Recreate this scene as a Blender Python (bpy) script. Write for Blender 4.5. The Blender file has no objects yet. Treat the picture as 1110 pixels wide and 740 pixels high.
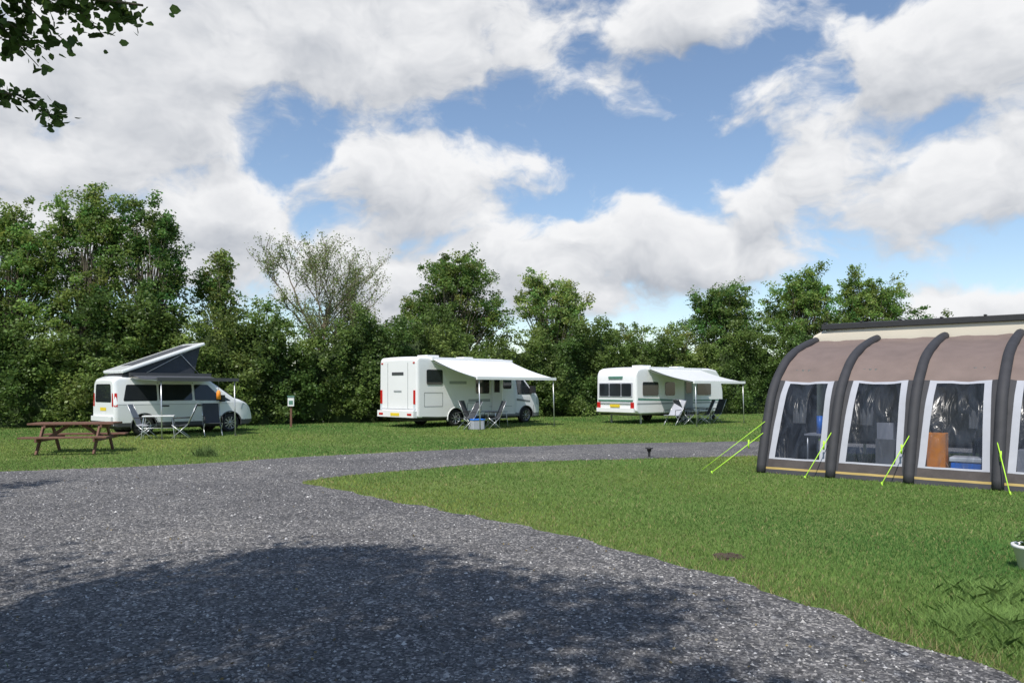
import bpy, bmesh, math, random
import numpy as np
from mathutils import Vector, Matrix
random.seed(7); rng=np.random.default_rng(11)
scene=bpy.context.scene
R=math.radians
# ------------------------------------------------------------------ materials
def new_mat(name):
    m=bpy.data.materials.new(name); m.use_nodes=True
    nt=m.node_tree; nt.nodes.clear()
    out=nt.nodes.new('ShaderNodeOutputMaterial')
    return m,nt,out
def pm(name,col,rough=.5,metal=0.,var=.08,scale=6.,bump=0.,bscale=60.,coat=0.,alpha=1.):
    m,nt,out=new_mat(name)
    p=nt.nodes.new('ShaderNodeBsdfPrincipled'); nt.links.new(p.outputs[0],out.inputs[0])
    tc=nt.nodes.new('ShaderNodeTexCoord')
    n=nt.nodes.new('ShaderNodeTexNoise'); n.inputs['Scale'].default_value=scale; n.inputs['Detail'].default_value=4
    nt.links.new(tc.outputs['Object'],n.inputs['Vector'])
    r=nt.nodes.new('ShaderNodeMix'); r.data_type='RGBA'
    nt.links.new(n.outputs['Fac'],r.inputs[0])
    r.inputs[6].default_value=(*[c*(1-var*2) for c in col],1); r.inputs[7].default_value=(*[min(1,c*(1+var*2)) for c in col],1)
    nt.links.new(r.outputs[2],p.inputs['Base Color'])
    p.inputs['Roughness'].default_value=rough; p.inputs['Metallic'].default_value=metal
    p.inputs['Coat Weight'].default_value=coat; p.inputs['Alpha'].default_value=alpha
    if bump>0:
        n2=nt.nodes.new('ShaderNodeTexNoise'); n2.inputs['Scale'].default_value=bscale; n2.inputs['Detail'].default_value=5
        nt.links.new(tc.outputs['Object'],n2.inputs['Vector'])
        b=nt.nodes.new('ShaderNodeBump'); b.inputs['Strength'].default_value=bump; b.inputs['Distance'].default_value=.02
        nt.links.new(n2.outputs['Fac'],b.inputs['Height']); nt.links.new(b.outputs[0],p.inputs['Normal'])
    return m
def leafmat(name,trans=.3,gloss=.0):
    m,nt,out=new_mat(name)
    a=nt.nodes.new('ShaderNodeAttribute'); a.attribute_name='Col'
    d=nt.nodes.new('ShaderNodeBsdfDiffuse'); nt.links.new(a.outputs['Color'],d.inputs[0]); last=d.outputs[0]
    if trans>0:
        t=nt.nodes.new('ShaderNodeBsdfTranslucent')
        hs=nt.nodes.new('ShaderNodeHueSaturation'); hs.inputs['Value'].default_value=1.6; hs.inputs['Hue'].default_value=.485
        nt.links.new(a.outputs['Color'],hs.inputs['Color']); nt.links.new(hs.outputs[0],t.inputs[0])
        m1=nt.nodes.new('ShaderNodeMixShader'); m1.inputs[0].default_value=trans
        nt.links.new(last,m1.inputs[1]); nt.links.new(t.outputs[0],m1.inputs[2]); last=m1.outputs[0]
    if gloss>0:
        g=nt.nodes.new('ShaderNodeBsdfGlossy'); g.inputs['Roughness'].default_value=.45
        m2=nt.nodes.new('ShaderNodeMixShader'); m2.inputs[0].default_value=gloss
        nt.links.new(last,m2.inputs[1]); nt.links.new(g.outputs[0],m2.inputs[2]); last=m2.outputs[0]
    nt.links.new(last,out.inputs[0])
    return m
M_leaf=leafmat('leaf',.40,.02); M_blade=leafmat('grass_blade',.3)
M_bark=pm('bark',(.13,.11,.08),.9,var=.25,scale=9,bump=.6,bscale=20)
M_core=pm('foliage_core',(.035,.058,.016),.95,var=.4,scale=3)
M_white=pm('white_paint',(.80,.81,.81),.28,var=.02,scale=1.5,coat=.5)
M_white2=pm('white_grp',(.77,.77,.77),.35,var=.03,scale=1.2)
M_cream=pm('cream_panel',(.64,.58,.47),.45,var=.03,scale=2)
M_glass=pm('dark_glass',(.02,.024,.028),.04,var=.1,coat=.3)
M_black=pm('black_plastic_and_door_shade',(.025,.025,.027),.55,var=.15)
M_tyre=pm('tyre',(.02,.02,.02),.85,var=.2)
M_alloy=pm('alloy',(.45,.46,.48),.3,.8,var=.05)
M_red=pm('red_lens',(.5,.02,.015),.2,var=.1)
M_lamp=pm('clear_lens',(.6,.63,.66),.1,var=.05)
M_yel=pm('yellow_plate',(.75,.55,.04),.4,var=.04)
M_grey=pm('grey_plastic',(.18,.185,.19),.5,var=.08)
M_dgrey=pm('dark_grey_plastic',(.06,.062,.066),.5,var=.08)
M_lgrey=pm('light_grey_fabric',(.36,.37,.41),.8,var=.05)
M_canvas=pm('popup_canvas',(.045,.052,.065),.9,var=.1,scale=8,bump=.3)
M_awnd=pm('dark_awning',(.06,.065,.075),.8,var=.06)
M_awnw=pm('white_awning',(.78,.79,.80),.7,var=.04)
M_awng=pm('grey_awning',(.60,.61,.61),.7,var=.05)
M_alu=pm('aluminium',(.55,.56,.57),.35,.7,var=.05)
M_wood=pm('stained_wood',(.15,.072,.048),.75,var=.25,scale=14,bump=.4)
M_taupe=pm('taupe_roof',(.172,.128,.112),.75,var=.12,scale=3,bump=.45,bscale=5)
M_char=pm('charcoal_fabric',(.035,.035,.040),.75,var=.15,scale=5,bump=.3,bscale=8)
M_skirt=pm('mud_skirt',(.06,.05,.047),.8,var=.2,scale=7,bump=.4,bscale=9)
M_gold=pm('gold_trim',(.38,.27,.08),.6)
M_neon=pm('neon_line',(.45,.80,.05),.6,var=.02)
M_green=pm('green_stripe',(.10,.22,.17),.4)
M_gstr=pm('grey_stripe',(.33,.35,.36),.4)
M_blue=pm('blue_plastic',(.03,.20,.75),.4)
M_org=pm('orange_fabric',(1.,.30,.03),.6)
M_dkfab=pm('chair_fabric',(.05,.055,.065),.85)
M_soil=pm('soil',(.07,.052,.035),.95,var=.4,scale=20,bump=.8)
M_stone=leafmat('stones',0.,.04)
M_vinyl,nt,out=new_mat('clear_vinyl')
tr=nt.nodes.new('ShaderNodeBsdfTransparent'); tr.inputs[0].default_value=(.76,.79,.85,1)
pr=nt.nodes.new('ShaderNodeBsdfPrincipled'); pr.inputs['Base Color'].default_value=(.055,.065,.085,1); pr.inputs['Roughness'].default_value=.22
tc=nt.nodes.new('ShaderNodeTexCoord'); mp_=nt.nodes.new('ShaderNodeMapping'); mp_.inputs['Scale'].default_value=(2.6,1,1.0)
nn=nt.nodes.new('ShaderNodeTexNoise'); nn.inputs['Scale'].default_value=2.2; nn.inputs['Detail'].default_value=3; nn.inputs['Distortion'].default_value=1.2
nt.links.new(tc.outputs['Object'],mp_.inputs[0]); nt.links.new(mp_.outputs[0],nn.inputs['Vector'])
bb=nt.nodes.new('ShaderNodeBump'); bb.inputs['Strength'].default_value=.35; bb.inputs['Distance'].default_value=.08
nt.links.new(nn.outputs['Fac'],bb.inputs['Height']); nt.links.new(bb.outputs[0],pr.inputs['Normal'])
mr2=nt.nodes.new('ShaderNodeMapRange'); nt.links.new(nn.outputs['Fac'],mr2.inputs[0]); mr2.inputs[1].default_value=.35; mr2.inputs[2].default_value=.65; mr2.inputs[3].default_value=.18; mr2.inputs[4].default_value=.44
mx=nt.nodes.new('ShaderNodeMixShader'); nt.links.new(mr2.outputs[0],mx.inputs[0])
nt.links.new(tr.outputs[0],mx.inputs[1]); nt.links.new(pr.outputs[0],mx.inputs[2]); nt.links.new(mx.outputs[0],out.inputs[0])
# ------------------------------------------------------------------ builders
def empty(name,loc=(0,0,0),rz=0.):
    e=bpy.data.objects.new(name,None); scene.collection.objects.link(e)
    e.location=loc; e.rotation_euler=(0,0,rz); e.empty_display_size=.3
    return e
def link(name,me,parent=None):
    o=bpy.data.objects.new(name,me); scene.collection.objects.link(o)
    if parent: o.parent=parent
    return o
class MB:
    def __init__(s): s.v=[];s.f=[];s.m=[];s.mats=[];s.sm=[]
    def mi(s,m):
        if m not in s.mats: s.mats.append(m)
        return s.mats.index(m)
    def poly(s,pts,m,sm=False):
        i=len(s.v); s.v+= [tuple(p) for p in pts]; s.f.append(tuple(range(i,i+len(pts)))); s.m.append(s.mi(m)); s.sm.append(sm)
    def mesh(s,vs,fs,m,sm=False):
        i=len(s.v); s.v+=[tuple(p) for p in vs]
        for f in fs: s.f.append(tuple(i+k for k in f)); s.m.append(s.mi(m)); s.sm.append(sm)
    def box(s,a,b,m,M=None):
        x0,y0,z0=a;x1,y1,z1=b
        vs=[(x0,y0,z0),(x1,y0,z0),(x1,y1,z0),(x0,y1,z0),(x0,y0,z1),(x1,y0,z1),(x1,y1,z1),(x0,y1,z1)]
        if M is not None: vs=[tuple(M@Vector(v)) for v in vs]
        s.mesh(vs,[(0,3,2,1),(4,5,6,7),(0,1,5,4),(1,2,6,5),(2,3,7,6),(3,0,4,7)],m)
    def beam(s,p0,p1,w,h,m):
        p0=Vector(p0);p1=Vector(p1);d=(p1-p0); L=d.length
        q=d.to_track_quat('X','Z').to_matrix().to_4x4(); q.translation=p0
        s.box((0,-w/2,-h/2),(L,w/2,h/2),m,q)
    def tube(s,pts,rad,m,n=8,caps=True):
        pts=[Vector(p) for p in pts]
        if not hasattr(rad,'__len__'): rad=[rad]*len(pts)
        base=len(s.v); up=None
        for i,p in enumerate(pts):
            d=(pts[min(i+1,len(pts)-1)]-pts[max(i-1,0)]).normalized()
            if up is None: up=Vector((0,0,1)) if abs(d.z)<.9 else Vector((1,0,0))
            a=d.cross(up).normalized(); b=a.cross(d).normalized(); up=b
            for k in range(n):
                t=2*math.pi*k/n; s.v.append(tuple(p+(a*math.cos(t)+b*math.sin(t))*rad[i]))
        mi=s.mi(m)
        for i in range(len(pts)-1):
            for k in range(n):
                s.f.append((base+i*n+k,base+i*n+(k+1)%n,base+(i+1)*n+(k+1)%n,base+(i+1)*n+k)); s.m.append(mi); s.sm.append(True)
        if caps:
            s.f.append(tuple(base+k for k in range(n))); s.m.append(mi); s.sm.append(False)
            s.f.append(tuple(base+(len(pts)-1)*n+k for k in reversed(range(n)))); s.m.append(mi); s.sm.append(False)
    def revolve(s,prof,c,m,n=28,axis='y'):
        base=len(s.v)
        for (r,a) in prof:
            for k in range(n):
                t=2*math.pi*k/n
                if axis=='y': s.v.append((c[0]+r*math.cos(t),c[1]+a,c[2]+r*math.sin(t)))
                else: s.v.append((c[0]+r*math.cos(t),c[1]+r*math.sin(t),c[2]+a))
        mi=s.mi(m)
        for i in range(len(prof)-1):
            for k in range(n):
                s.f.append((base+i*n+k,base+i*n+(k+1)%n,base+(i+1)*n+(k+1)%n,base+(i+1)*n+k)); s.m.append(mi); s.sm.append(True)
    def build(s,name,parent=None,bevel=0.,fixn=True):
        me=bpy.data.meshes.new(name); me.from_pydata(s.v,[],s.f)
        for m in s.mats: me.materials.append(m)
        me.polygons.foreach_set('material_index',s.m); me.polygons.foreach_set('use_smooth',s.sm)
        if fixn:
            bm=bmesh.new(); bm.from_mesh(me); bmesh.ops.recalc_face_normals(bm,faces=bm.faces); bm.to_mesh(me); bm.free()
        me.update(); o=link(name,me,parent)
        if bevel>0:
            b=o.modifiers.new('bevel','BEVEL'); b.width=bevel; b.segments=2; b.limit_method='ANGLE'
        return o
def rpoly(pts,r,n=4):
    out=[];N=len(pts)
    for i in range(N):
        p=Vector(pts[i]);a=Vector(pts[i-1]);b=Vector(pts[(i+1)%N])
        da=(a-p);db=(b-p); rr=min(r,da.length*.45,db.length*.45)
        s0=p+da.normalized()*rr; s1=p+db.normalized()*rr
        for k in range(n+1):
            t=k/n; out.append(tuple(s0*(1-t)**2+p*2*t*(1-t)+s1*t*t))
    return out
def rect(x0,z0,x1,z1): return [(x0,z0),(x1,z0),(x1,z1),(x0,z1)]
def lin(tab):
    xs=[a for a,b in tab]; ys=[b for a,b in tab]
    return lambda x: float(np.interp(x,xs,ys))
def hull(parent,name,xs,zb,zt,hw,mats,cls,rc=.12,nz=26,nt=12,crown=.02):
    rings=[]
    for x in xs:
        b=zb(x);t=zt(x);r=min(rc,(t-b)*.3);zc=t-r;hwt=hw(x,zc)
        side=[(-hw(x,b+(zc-b)*i/nz),b+(zc-b)*i/nz) for i in range(nz+1)]
        side+= [(-(hwt-r+r*math.cos(a)),zc+r*math.sin(a)) for a in [math.pi/2*k/5 for k in range(1,6)]]
        w=hwt-r
        half=side+[(-w*(1-k/nt),t+crown*(1-(1-k/nt)**2)) for k in range(1,nt+1)]
        ring=half+[(-y,z) for (y,z) in reversed(half[:-1])]
        rings.append([(x,y,z) for y,z in ring])
    n=len(rings[0]); v=[p for r_ in rings for p in r_]; f=[];mi=[];sm=[]
    for i in range(len(rings)-1):
        for k in range(n):
            k2=(k+1)%n
            q=(i*n+k,i*n+k2,(i+1)*n+k2,(i+1)*n+k)
            c=[sum(v[j][a] for j in q)/4 for a in range(3)]
            r_=cls(*c)
            if r_ is None: continue
            f.append(q);mi.append(r_);sm.append(True)
    f.append(tuple(range(n)));mi.append(0);sm.append(False)
    f.append(tuple(reversed(range((len(rings)-1)*n,len(rings)*n))));mi.append(0);sm.append(False)
    me=bpy.data.meshes.new(name);me.from_pydata(v,[],f)
    for m in mats: me.materials.append(m)
    me.polygons.foreach_set('material_index',mi);me.polygons.foreach_set('use_smooth',sm)
    bm=bmesh.new();bm.from_mesh(me);bmesh.ops.recalc_face_normals(bm,faces=bm.faces);bm.to_mesh(me);bm.free()
    return link(name,me,parent)
def sidepanel(mb,poly,hw,m,off=.006,s=-1):
    mb.poly([(x,s*(hw(x,z)+off),z) for x,z in poly],m)
def wheel(mb,x,y,r,w,s=-1,spokes=10,rim=M_alloy):
    R_=r;rr=r*.66
    prof=[(rr,-w/2),(R_*.93,-w/2),(R_,-w/2+.03),(R_,w/2-.03),(R_*.93,w/2),(rr,w/2)]
    mb.revolve(prof,(x,y,r),M_tyre)
    mb.revolve([(rr,-w/2),(rr*.93,-w/2+.01),(rr*.9,w/2-.05),(rr*.93,w/2-.01),(rr,w/2)],(x,y,r),rim)
    yb=y+s*(w/2-.06)
    mb.poly([(x+rr*.95*math.cos(2*math.pi*k/24),yb,r+rr*.95*math.sin(2*math.pi*k/24)) for k in range(24)],M_black)
    for k in range(spokes):
        a=2*math.pi*k/spokes; c,s_=math.cos(a),math.sin(a)
        mb.beam((x,y+s*(w/2-.035),r),(x+rr*.95*c,y+s*(w/2-.015),r+rr*.95*s_),.035,.03,rim)
    mb.revolve([(0.001,s*(w/2-.005)),(rr*.22,s*(w/2-.01)),(rr*.24,s*(w/2-.05))],(x,y,r),rim,12)
def archtrim(mb,x,y,zc,r,m,w=.03):
    pts=[(x+r*math.cos(a),y,zc+r*math.sin(a)) for a in [math.pi*1.08-(math.pi*1.16)*k/18 for k in range(19)]]
    mb.tube(pts,w,m,6)
def awning(parent,x0,x1,y0,z0,out,z1,mat,legs=True,barm=None):
    a=MB(); n=10;g=10; y1=y0-out
    top=[];
    for i in range(n+1):
        for j in range(g+1):
            x=x0+(x1-x0)*i/n;t=j/g
            z=z0+(z1-z0)*t-.06*math.sin(math.pi*t)*(.6+.4*math.cos(2*math.pi*i/n))
            top.append((x,y0-out*t,z))
    a.mesh(top,[(i*(g+1)+j,(i+1)*(g+1)+j,(i+1)*(g+1)+j+1,i*(g+1)+j+1) for i in range(n) for j in range(g)],mat,True)
    a.build('awning_canopy',parent,fixn=False)
    b=MB(); bm_=barm or M_white2
    b.beam((x0-.03,y1-.02,z1-.02),(x1+.03,y1-.02,z1-.02),.07,.11,bm_)
    b.beam((x0-.06,y0+.04,z0+.03),(x1+.06,y0+.04,z0+.03),.13,.13,bm_)
    for x in (x0+.05,x1-.05): b.tube([(x,y0,z0-.1),(x,y1,z1-.06)],.018,M_alu,6)
    if legs:
        for x in (x0+.1,x1-.1):
            b.tube([(x,y1,z1-.05),(x,y1-.06,.0)],.02,M_alu,6); b.box((x-.06,y1-.12,.0),(x+.06,y1,.02),M_black)
    b.build('awning_frame',parent)
def bulkpoly(name,V,nper,cols,mat,parent=None):
    N=len(V)//nper
    me=bpy.data.meshes.new(name); me.vertices.add(len(V)); me.vertices.foreach_set('co',V.astype(np.float32).ravel())
    me.loops.add(len(V)); me.loops.foreach_set('vertex_index',np.arange(len(V),dtype=np.int32))
    me.polygons.add(N); me.polygons.foreach_set('loop_start',np.arange(0,len(V),nper,dtype=np.int32))
    try: me.polygons.foreach_set('loop_total',np.full(N,nper,dtype=np.int32))
    except Exception: pass
    ca=me.color_attributes.new('Col','FLOAT_COLOR','POINT')
    c=np.ones((len(V),4),dtype=np.float32); c[:,:3]=np.repeat(cols,nper,axis=0) if len(cols)==N else cols
    ca.data.foreach_set('color',c.ravel())
    me.materials.append(mat); me.update(calc_edges=True)
    return link(name,me,parent)
def leafverts(C,size,hexa=False,droop=0.):
    N=len(C)
    u=rng.normal(size=(N,3)); u[:,2]=u[:,2]*.6-droop; u/=np.linalg.norm(u,axis=1)[:,None]
    w=rng.normal(size=(N,3)); w-= (w*u).sum(1)[:,None]*u; w/=np.linalg.norm(w,axis=1)[:,None]
    s=(size*rng.uniform(.6,1.3,N))[:,None]
    if hexa:
        nrm=np.cross(u,w)
        P=[C-u*s*.5,C-u*s*.2+w*s*.36+nrm*s*.08,C+u*s*.2+w*s*.3+nrm*s*.08,C+u*s*.5,C+u*s*.2-w*s*.3+nrm*s*.08,C-u*s*.2-w*s*.36+nrm*s*.08]
    else:
        P=[C-u*s*.5,C+w*s*.33-u*s*.05,C+u*s*.5,C-w*s*.33-u*s*.05]
    return np.stack(P,1).reshape(-1,3)
def clumpcloud(cent,crad,per,flat=.75):
    n=len(cent); k=np.repeat(np.arange(n),per)
    ax=rng.normal(size=(n,3))*np.array([.7,.7,.35])+np.array([0,0,.55]); ax/=np.linalg.norm(ax,axis=1)[:,None]
    d=rng.normal(size=(len(k),3)); d/=np.linalg.norm(d,axis=1)[:,None]
    r=rng.uniform(0,1,len(k))**.55
    off=d*r[:,None]*np.array([1,1,flat]); a=ax[k]; off=off*.78+a*((off*a).sum(1)[:,None])*.75
    return cent[k]+off*crad[k][:,None],k
def tree(name,x,y,h,lobes,nclump=80,per=180,lsize=.15,col=(.06,.11,.025),crad=.6,trunk_r=.14,trunk_top=.7,hexa=False,wood=.34,lean=(0,0)):
    root=empty(name,(x,y,0))
    cs=[]; tot=sum(l[6] for l in lobes)
    for (dx,dy,zc,rx,ry,rz,w) in lobes:
        k=max(3,int(nclump*w/tot)); d=rng.normal(size=(k,3)); d/=np.linalg.norm(d,axis=1)[:,None]
        r=rng.uniform(.1,1,k)**.5
        ph=rng.uniform(0,6.28,3); lump=1+.16*np.sin(3*d[:,0]+ph[0]+4*d[:,2])+.14*np.sin(5*d[:,2]+ph[1]-3*d[:,0])
        r*=lump*rng.uniform(.85,1.1,k)
        cs.append(np.array([dx,dy,zc])+d*r[:,None]*np.array([rx,ry,rz]))
    cent=np.concatenate(cs); cent[:,2]=np.maximum(cent[:,2],.6)
    cr=crad*rng.uniform(.5,1.3,len(cent))
    P,k=clumpcloud(cent,cr,per)
    tone=rng.uniform(.62,1.4,len(cent)); hue=rng.normal(0,.14,len(cent))
    tv=rng.uniform(.9,1.12); c=np.array(col)[None,:]*tv*(tone[k]*rng.uniform(.75,1.3,len(k)))[:,None]
    c[:,0]*=(1+hue[k]+rng.normal(0,.08,len(k))); c=np.clip(c,.004,.5)
    V=leafverts(P,lsize,hexa)
    bulkpoly('foliage',V,6 if hexa else 4,c,M_leaf,root)
    mb=MB(); rs=random.Random(int(abs(x*13+y*7))+3)
    tp=[]; H=h*trunk_top
    for i in range(9):
        t=i/8; tp.append((lean[0]*t+math.sin(t*4+x)*.08,lean[1]*t+math.cos(t*3+y)*.08,H*t-.05*(i==0)))
    mb.tube(tp,[trunk_r*(1.25 if i==0 else 1)*(1-.75*i/8) for i in range(9)],M_bark,9)
    for q in cent[::max(1,int(1/wood))]:
        t=min(.97,max(.18,(q[2]/h)*.72-rs.uniform(.05,.2)))
        i=t*8; i0=int(i); a=Vector(tp[i0]).lerp(Vector(tp[min(8,i0+1)]),i-i0)
        b=Vector(q); mid=a.lerp(b,.5)+Vector((rs.uniform(-.2,.2),rs.uniform(-.2,.2),rs.uniform(-.1,.25)))
        r0=trunk_r*(.36-.22*t)
        mb.tube([a,a.lerp(mid,.6)+Vector((0,0,-.05)),mid,mid.lerp(b,.6),b],[r0,r0*.8,r0*.6,r0*.4,r0*.15],M_bark,5,False)
    mb.build('trunk_and_limbs',root,fixn=False)
    return root
# ------------------------------------------------------------------ ground / road
road=[(-30,10.2),(-16,12.2),(-9.76,14.07),(-6.8,15.4),(-4.8,17.07),(-2.4,18.55),(.13,20),(3.9,21.3),(7.6,22),(14,22.4),(30,22),
 (30,18.2),(14,18.0),(8.5,17.7),(5.84,17.3),(3,16.6),(.1,15.8),(-1.9,14.4),(-3.1,13.3),(-3.5,12.5),(-2.75,11.6),(-1.6,10.24),(-.64,9.28),(.46,8.2),(1.25,7.1),(1.86,6.24),(2.25,5.33),(2.55,4.6),(2.85,4.0),(3.3,2.8),(3.8,0),(4.2,-9),
 (-2.6,-9),(-2.4,2),(-2.75,3.7),(-3.35,4.75),(-4.6,5.4),(-9,6.0),(-30,6.2)]
def smooth_poly(P,step=.25,jit=.05):
    P=[Vector(p) for p in P]; out=[];N=len(P)
    for i in range(N):
        p0,p1,p2,p3=P[i-1],P[i],P[(i+1)%N],P[(i+2)%N]; n=max(2,int((p2-p1).length/step)); n=min(n,60)
        for k in range(n):
            t=k/n
            q=.5*((2*p1)+(p2-p0)*t+(2*p0-5*p1+4*p2-p3)*t*t+(3*p1-p0-3*p2+p3)*t**3)
            if (p2-p1).length>8: q=p1.lerp(p2,t)
            wb=.04*math.sin(q.x*2.3+q.y*1.1)+.03*math.sin(q.x*5.1-q.y*4.3)
            out.append((q.x+random.gauss(0,jit)+wb,q.y+random.gauss(0,jit)+wb))
    return out
rp=smooth_poly(road,.14,.022); RP=np.array(rp)
def inroad(X,Y):
    ins=np.zeros(len(X),bool); x0,y0=RP[:,0],RP[:,1]; x1,y1=np.roll(x0,-1),np.roll(y0,-1)
    for a,b,c,d in zip(x0,y0,x1,y1):
        if b==d: continue
        m=((b>Y)!=(d>Y)); ins^= m&(X<(c-a)*(Y-b)/(d-b)+a)
    return ins
def edge_dist(X,Y):
    D=np.full(len(X),9.); 
    for i in range(0,len(RP),2): D=np.minimum(D,(X-RP[i,0])**2+(Y-RP[i,1])**2)
    return np.sqrt(D)
mg,nt,out=new_mat('grass_ground')
p=nt.nodes.new('ShaderNodeBsdfPrincipled'); p.inputs['Roughness'].default_value=.9; p.inputs['Specular IOR Level'].default_value=.1; nt.links.new(p.outputs[0],out.inputs[0])
tc=nt.nodes.new('ShaderNodeTexCoord')
def noise(scale,det=6,rough=.6):
    n=nt.nodes.new('ShaderNodeTexNoise'); n.inputs['Scale'].default_value=scale;n.inputs['Detail'].default_value=det;n.inputs['Roughness'].default_value=rough
    nt.links.new(tc.outputs['Object'],n.inputs['Vector']); return n
def ramp(sock,stops):
    r=nt.nodes.new('ShaderNodeValToRGB'); el=r.color_ramp.elements
    el[0].position=stops[0][0]; el[0].color=(*stops[0][1],1); el[1].position=stops[-1][0]; el[1].color=(*stops[-1][1],1)
    for s_ in stops[1:-1]:
        e=el.new(s_[0]); e.color=(*s_[1],1)
    nt.links.new(sock,r.inputs[0]); return r
n1=noise(.55,6); n2=noise(28,5,.7)
r1=ramp(n1.outputs['Fac'],[(.3,(.095,.155,.04)),(.5,(.13,.195,.052)),(.7,(.18,.225,.075))])
r2=ramp(n2.outputs['Fac'],[(.3,(.55,.55,.5)),(.7,(1.3,1.3,1.3))])
mm=nt.nodes.new('ShaderNodeMix'); mm.data_type='RGBA'; mm.blend_type='MULTIPLY'; mm.inputs[0].default_value=1
nt.links.new(r1.outputs[0],mm.inputs[6]); nt.links.new(r2.outputs[0],mm.inputs[7]); nt.links.new(mm.outputs[2],p.inputs['Base Color'])
b=nt.nodes.new('ShaderNodeBump'); b.inputs['Strength'].default_value=.5;b.inputs['Distance'].default_value=.02; nt.links.new(n2.outputs['Fac'],b.inputs['Height']); nt.links.new(b.outputs[0],p.inputs['Normal'])
g=MB(); g.poly([(-900,-900,0),(900,-900,0),(900,900,0),(-900,900,0)],mg); g.build('ground')
mr,nt,out=new_mat('gravel')
p=nt.nodes.new('ShaderNodeBsdfPrincipled'); p.inputs['Roughness'].default_value=.8; p.inputs['Specular IOR Level'].default_value=.25; nt.links.new(p.outputs[0],out.inputs[0])
tc=nt.nodes.new('ShaderNodeTexCoord')
vo=nt.nodes.new('ShaderNodeTexVoronoi'); vo.inputs['Scale'].default_value=52; nt.links.new(tc.outputs['Object'],vo.inputs['Vector'])
bw=nt.nodes.new('ShaderNodeSeparateColor'); nt.links.new(vo.outputs['Color'],bw.inputs[0])
r1=ramp(bw.outputs[0],[(0,(.055,.055,.057)),(.45,(.107,.105,.108)),(.78,(.172,.167,.168)),(.9,(.28,.27,.265)),(1,(.46,.44,.42))])
n1=noise(.45,7,.65); r2=ramp(n1.outputs['Fac'],[(.3,(.66,.66,.68)),(.5,(.93,.93,.93)),(.72,(1.35,1.32,1.26))])
n3=noise(6,5,.75); r3=ramp(n3.outputs['Fac'],[(.3,(.62,.62,.62)),(.7,(1.32,1.30,1.27))])
mm=nt.nodes.new('ShaderNodeMix'); mm.data_type='RGBA'; mm.blend_type='MULTIPLY'; mm.inputs[0].default_value=1
nt.links.new(r1.outputs[0],mm.inputs[6]); nt.links.new(r2.outputs[0],mm.inputs[7])
mm2=nt.nodes.new('ShaderNodeMix'); mm2.data_type='RGBA'; mm2.blend_type='MULTIPLY'; mm2.inputs[0].default_value=1
nt.links.new(mm.outputs[2],mm2.inputs[6]); nt.links.new(r3.outputs[0],mm2.inputs[7]); nt.links.new(mm2.outputs[2],p.inputs['Base Color'])
b=nt.nodes.new('ShaderNodeBump'); b.invert=True; b.inputs['Strength'].default_value=.9;b.inputs['Distance'].default_value=.010; nt.links.new(vo.outputs['Distance'],b.inputs['Height']); nt.links.new(b.outputs[0],p.inputs['Normal'])
bm=bmesh.new(); vs=[bm.verts.new((x,y,.004)) for x,y in rp]; es=[bm.edges.new((vs[i],vs[(i+1)%len(vs)])) for i in range(len(vs))]
bmesh.ops.triangle_fill(bm,use_beauty=True,use_dissolve=False,edges=es)
for f in bm.faces:
    if f.normal.z<0: f.normal_flip()
me=bpy.data.meshes.new('gravel_road'); bm.to_mesh(me); bm.free(); me.materials.append(mr); gr=link('gravel_road',me)
n=80000; Y=2.6*(18/2.6)**rng.uniform(0,1,n); X=rng.uniform(-1,1,n)*(.72*Y+1)
k=inroad(X,Y); X,Y=X[k],Y[k]; N=len(X)
s=rng.uniform(.003,.010,N)*(1+.05*Y); s[rng.uniform(size=N)<.03]*=1.9
oc=np.array([[1,0,0],[0,1,0],[-1,0,0],[0,-1,0],[0,0,1]],float)
ang=rng.uniform(0,6.28,N); V5=np.zeros((N,5,3))
for i in range(5):
    q=oc[i]; jj=rng.uniform(.7,1.4,N)
    V5[:,i,0]=X+s*jj*(q[0]*np.cos(ang)-q[1]*np.sin(ang)); V5[:,i,1]=Y+s*jj*(q[0]*np.sin(ang)+q[1]*np.cos(ang)); V5[:,i,2]=.003+s*q[2]*jj*.8
T=np.stack([V5[:,[i,(i+1)%4,4]] for i in range(4)],1).reshape(-1,3)
tone=rng.choice([.07,.11,.17,.28,.48],N,p=[.24,.34,.25,.12,.05]); sc=np.repeat(tone[:,None]*np.array([1,.975,.96]),4,axis=0)
bulkpoly('loose_stones',T,3,sc,M_stone,gr)
n=700; Y=3+rng.uniform(0,1,n)**1.5*12; X=rng.uniform(-1,1,n)*.7*Y; k=inroad(X,Y); P=np.stack([X[k],Y[k],np.full(k.sum(),.016)],1)
bulkpoly('leaf_litter',leafverts(P,.022),4,np.array([.17,.13,.06])[None]*rng.uniform(.5,1.4,len(P))[:,None],M_stone,gr)
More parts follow.
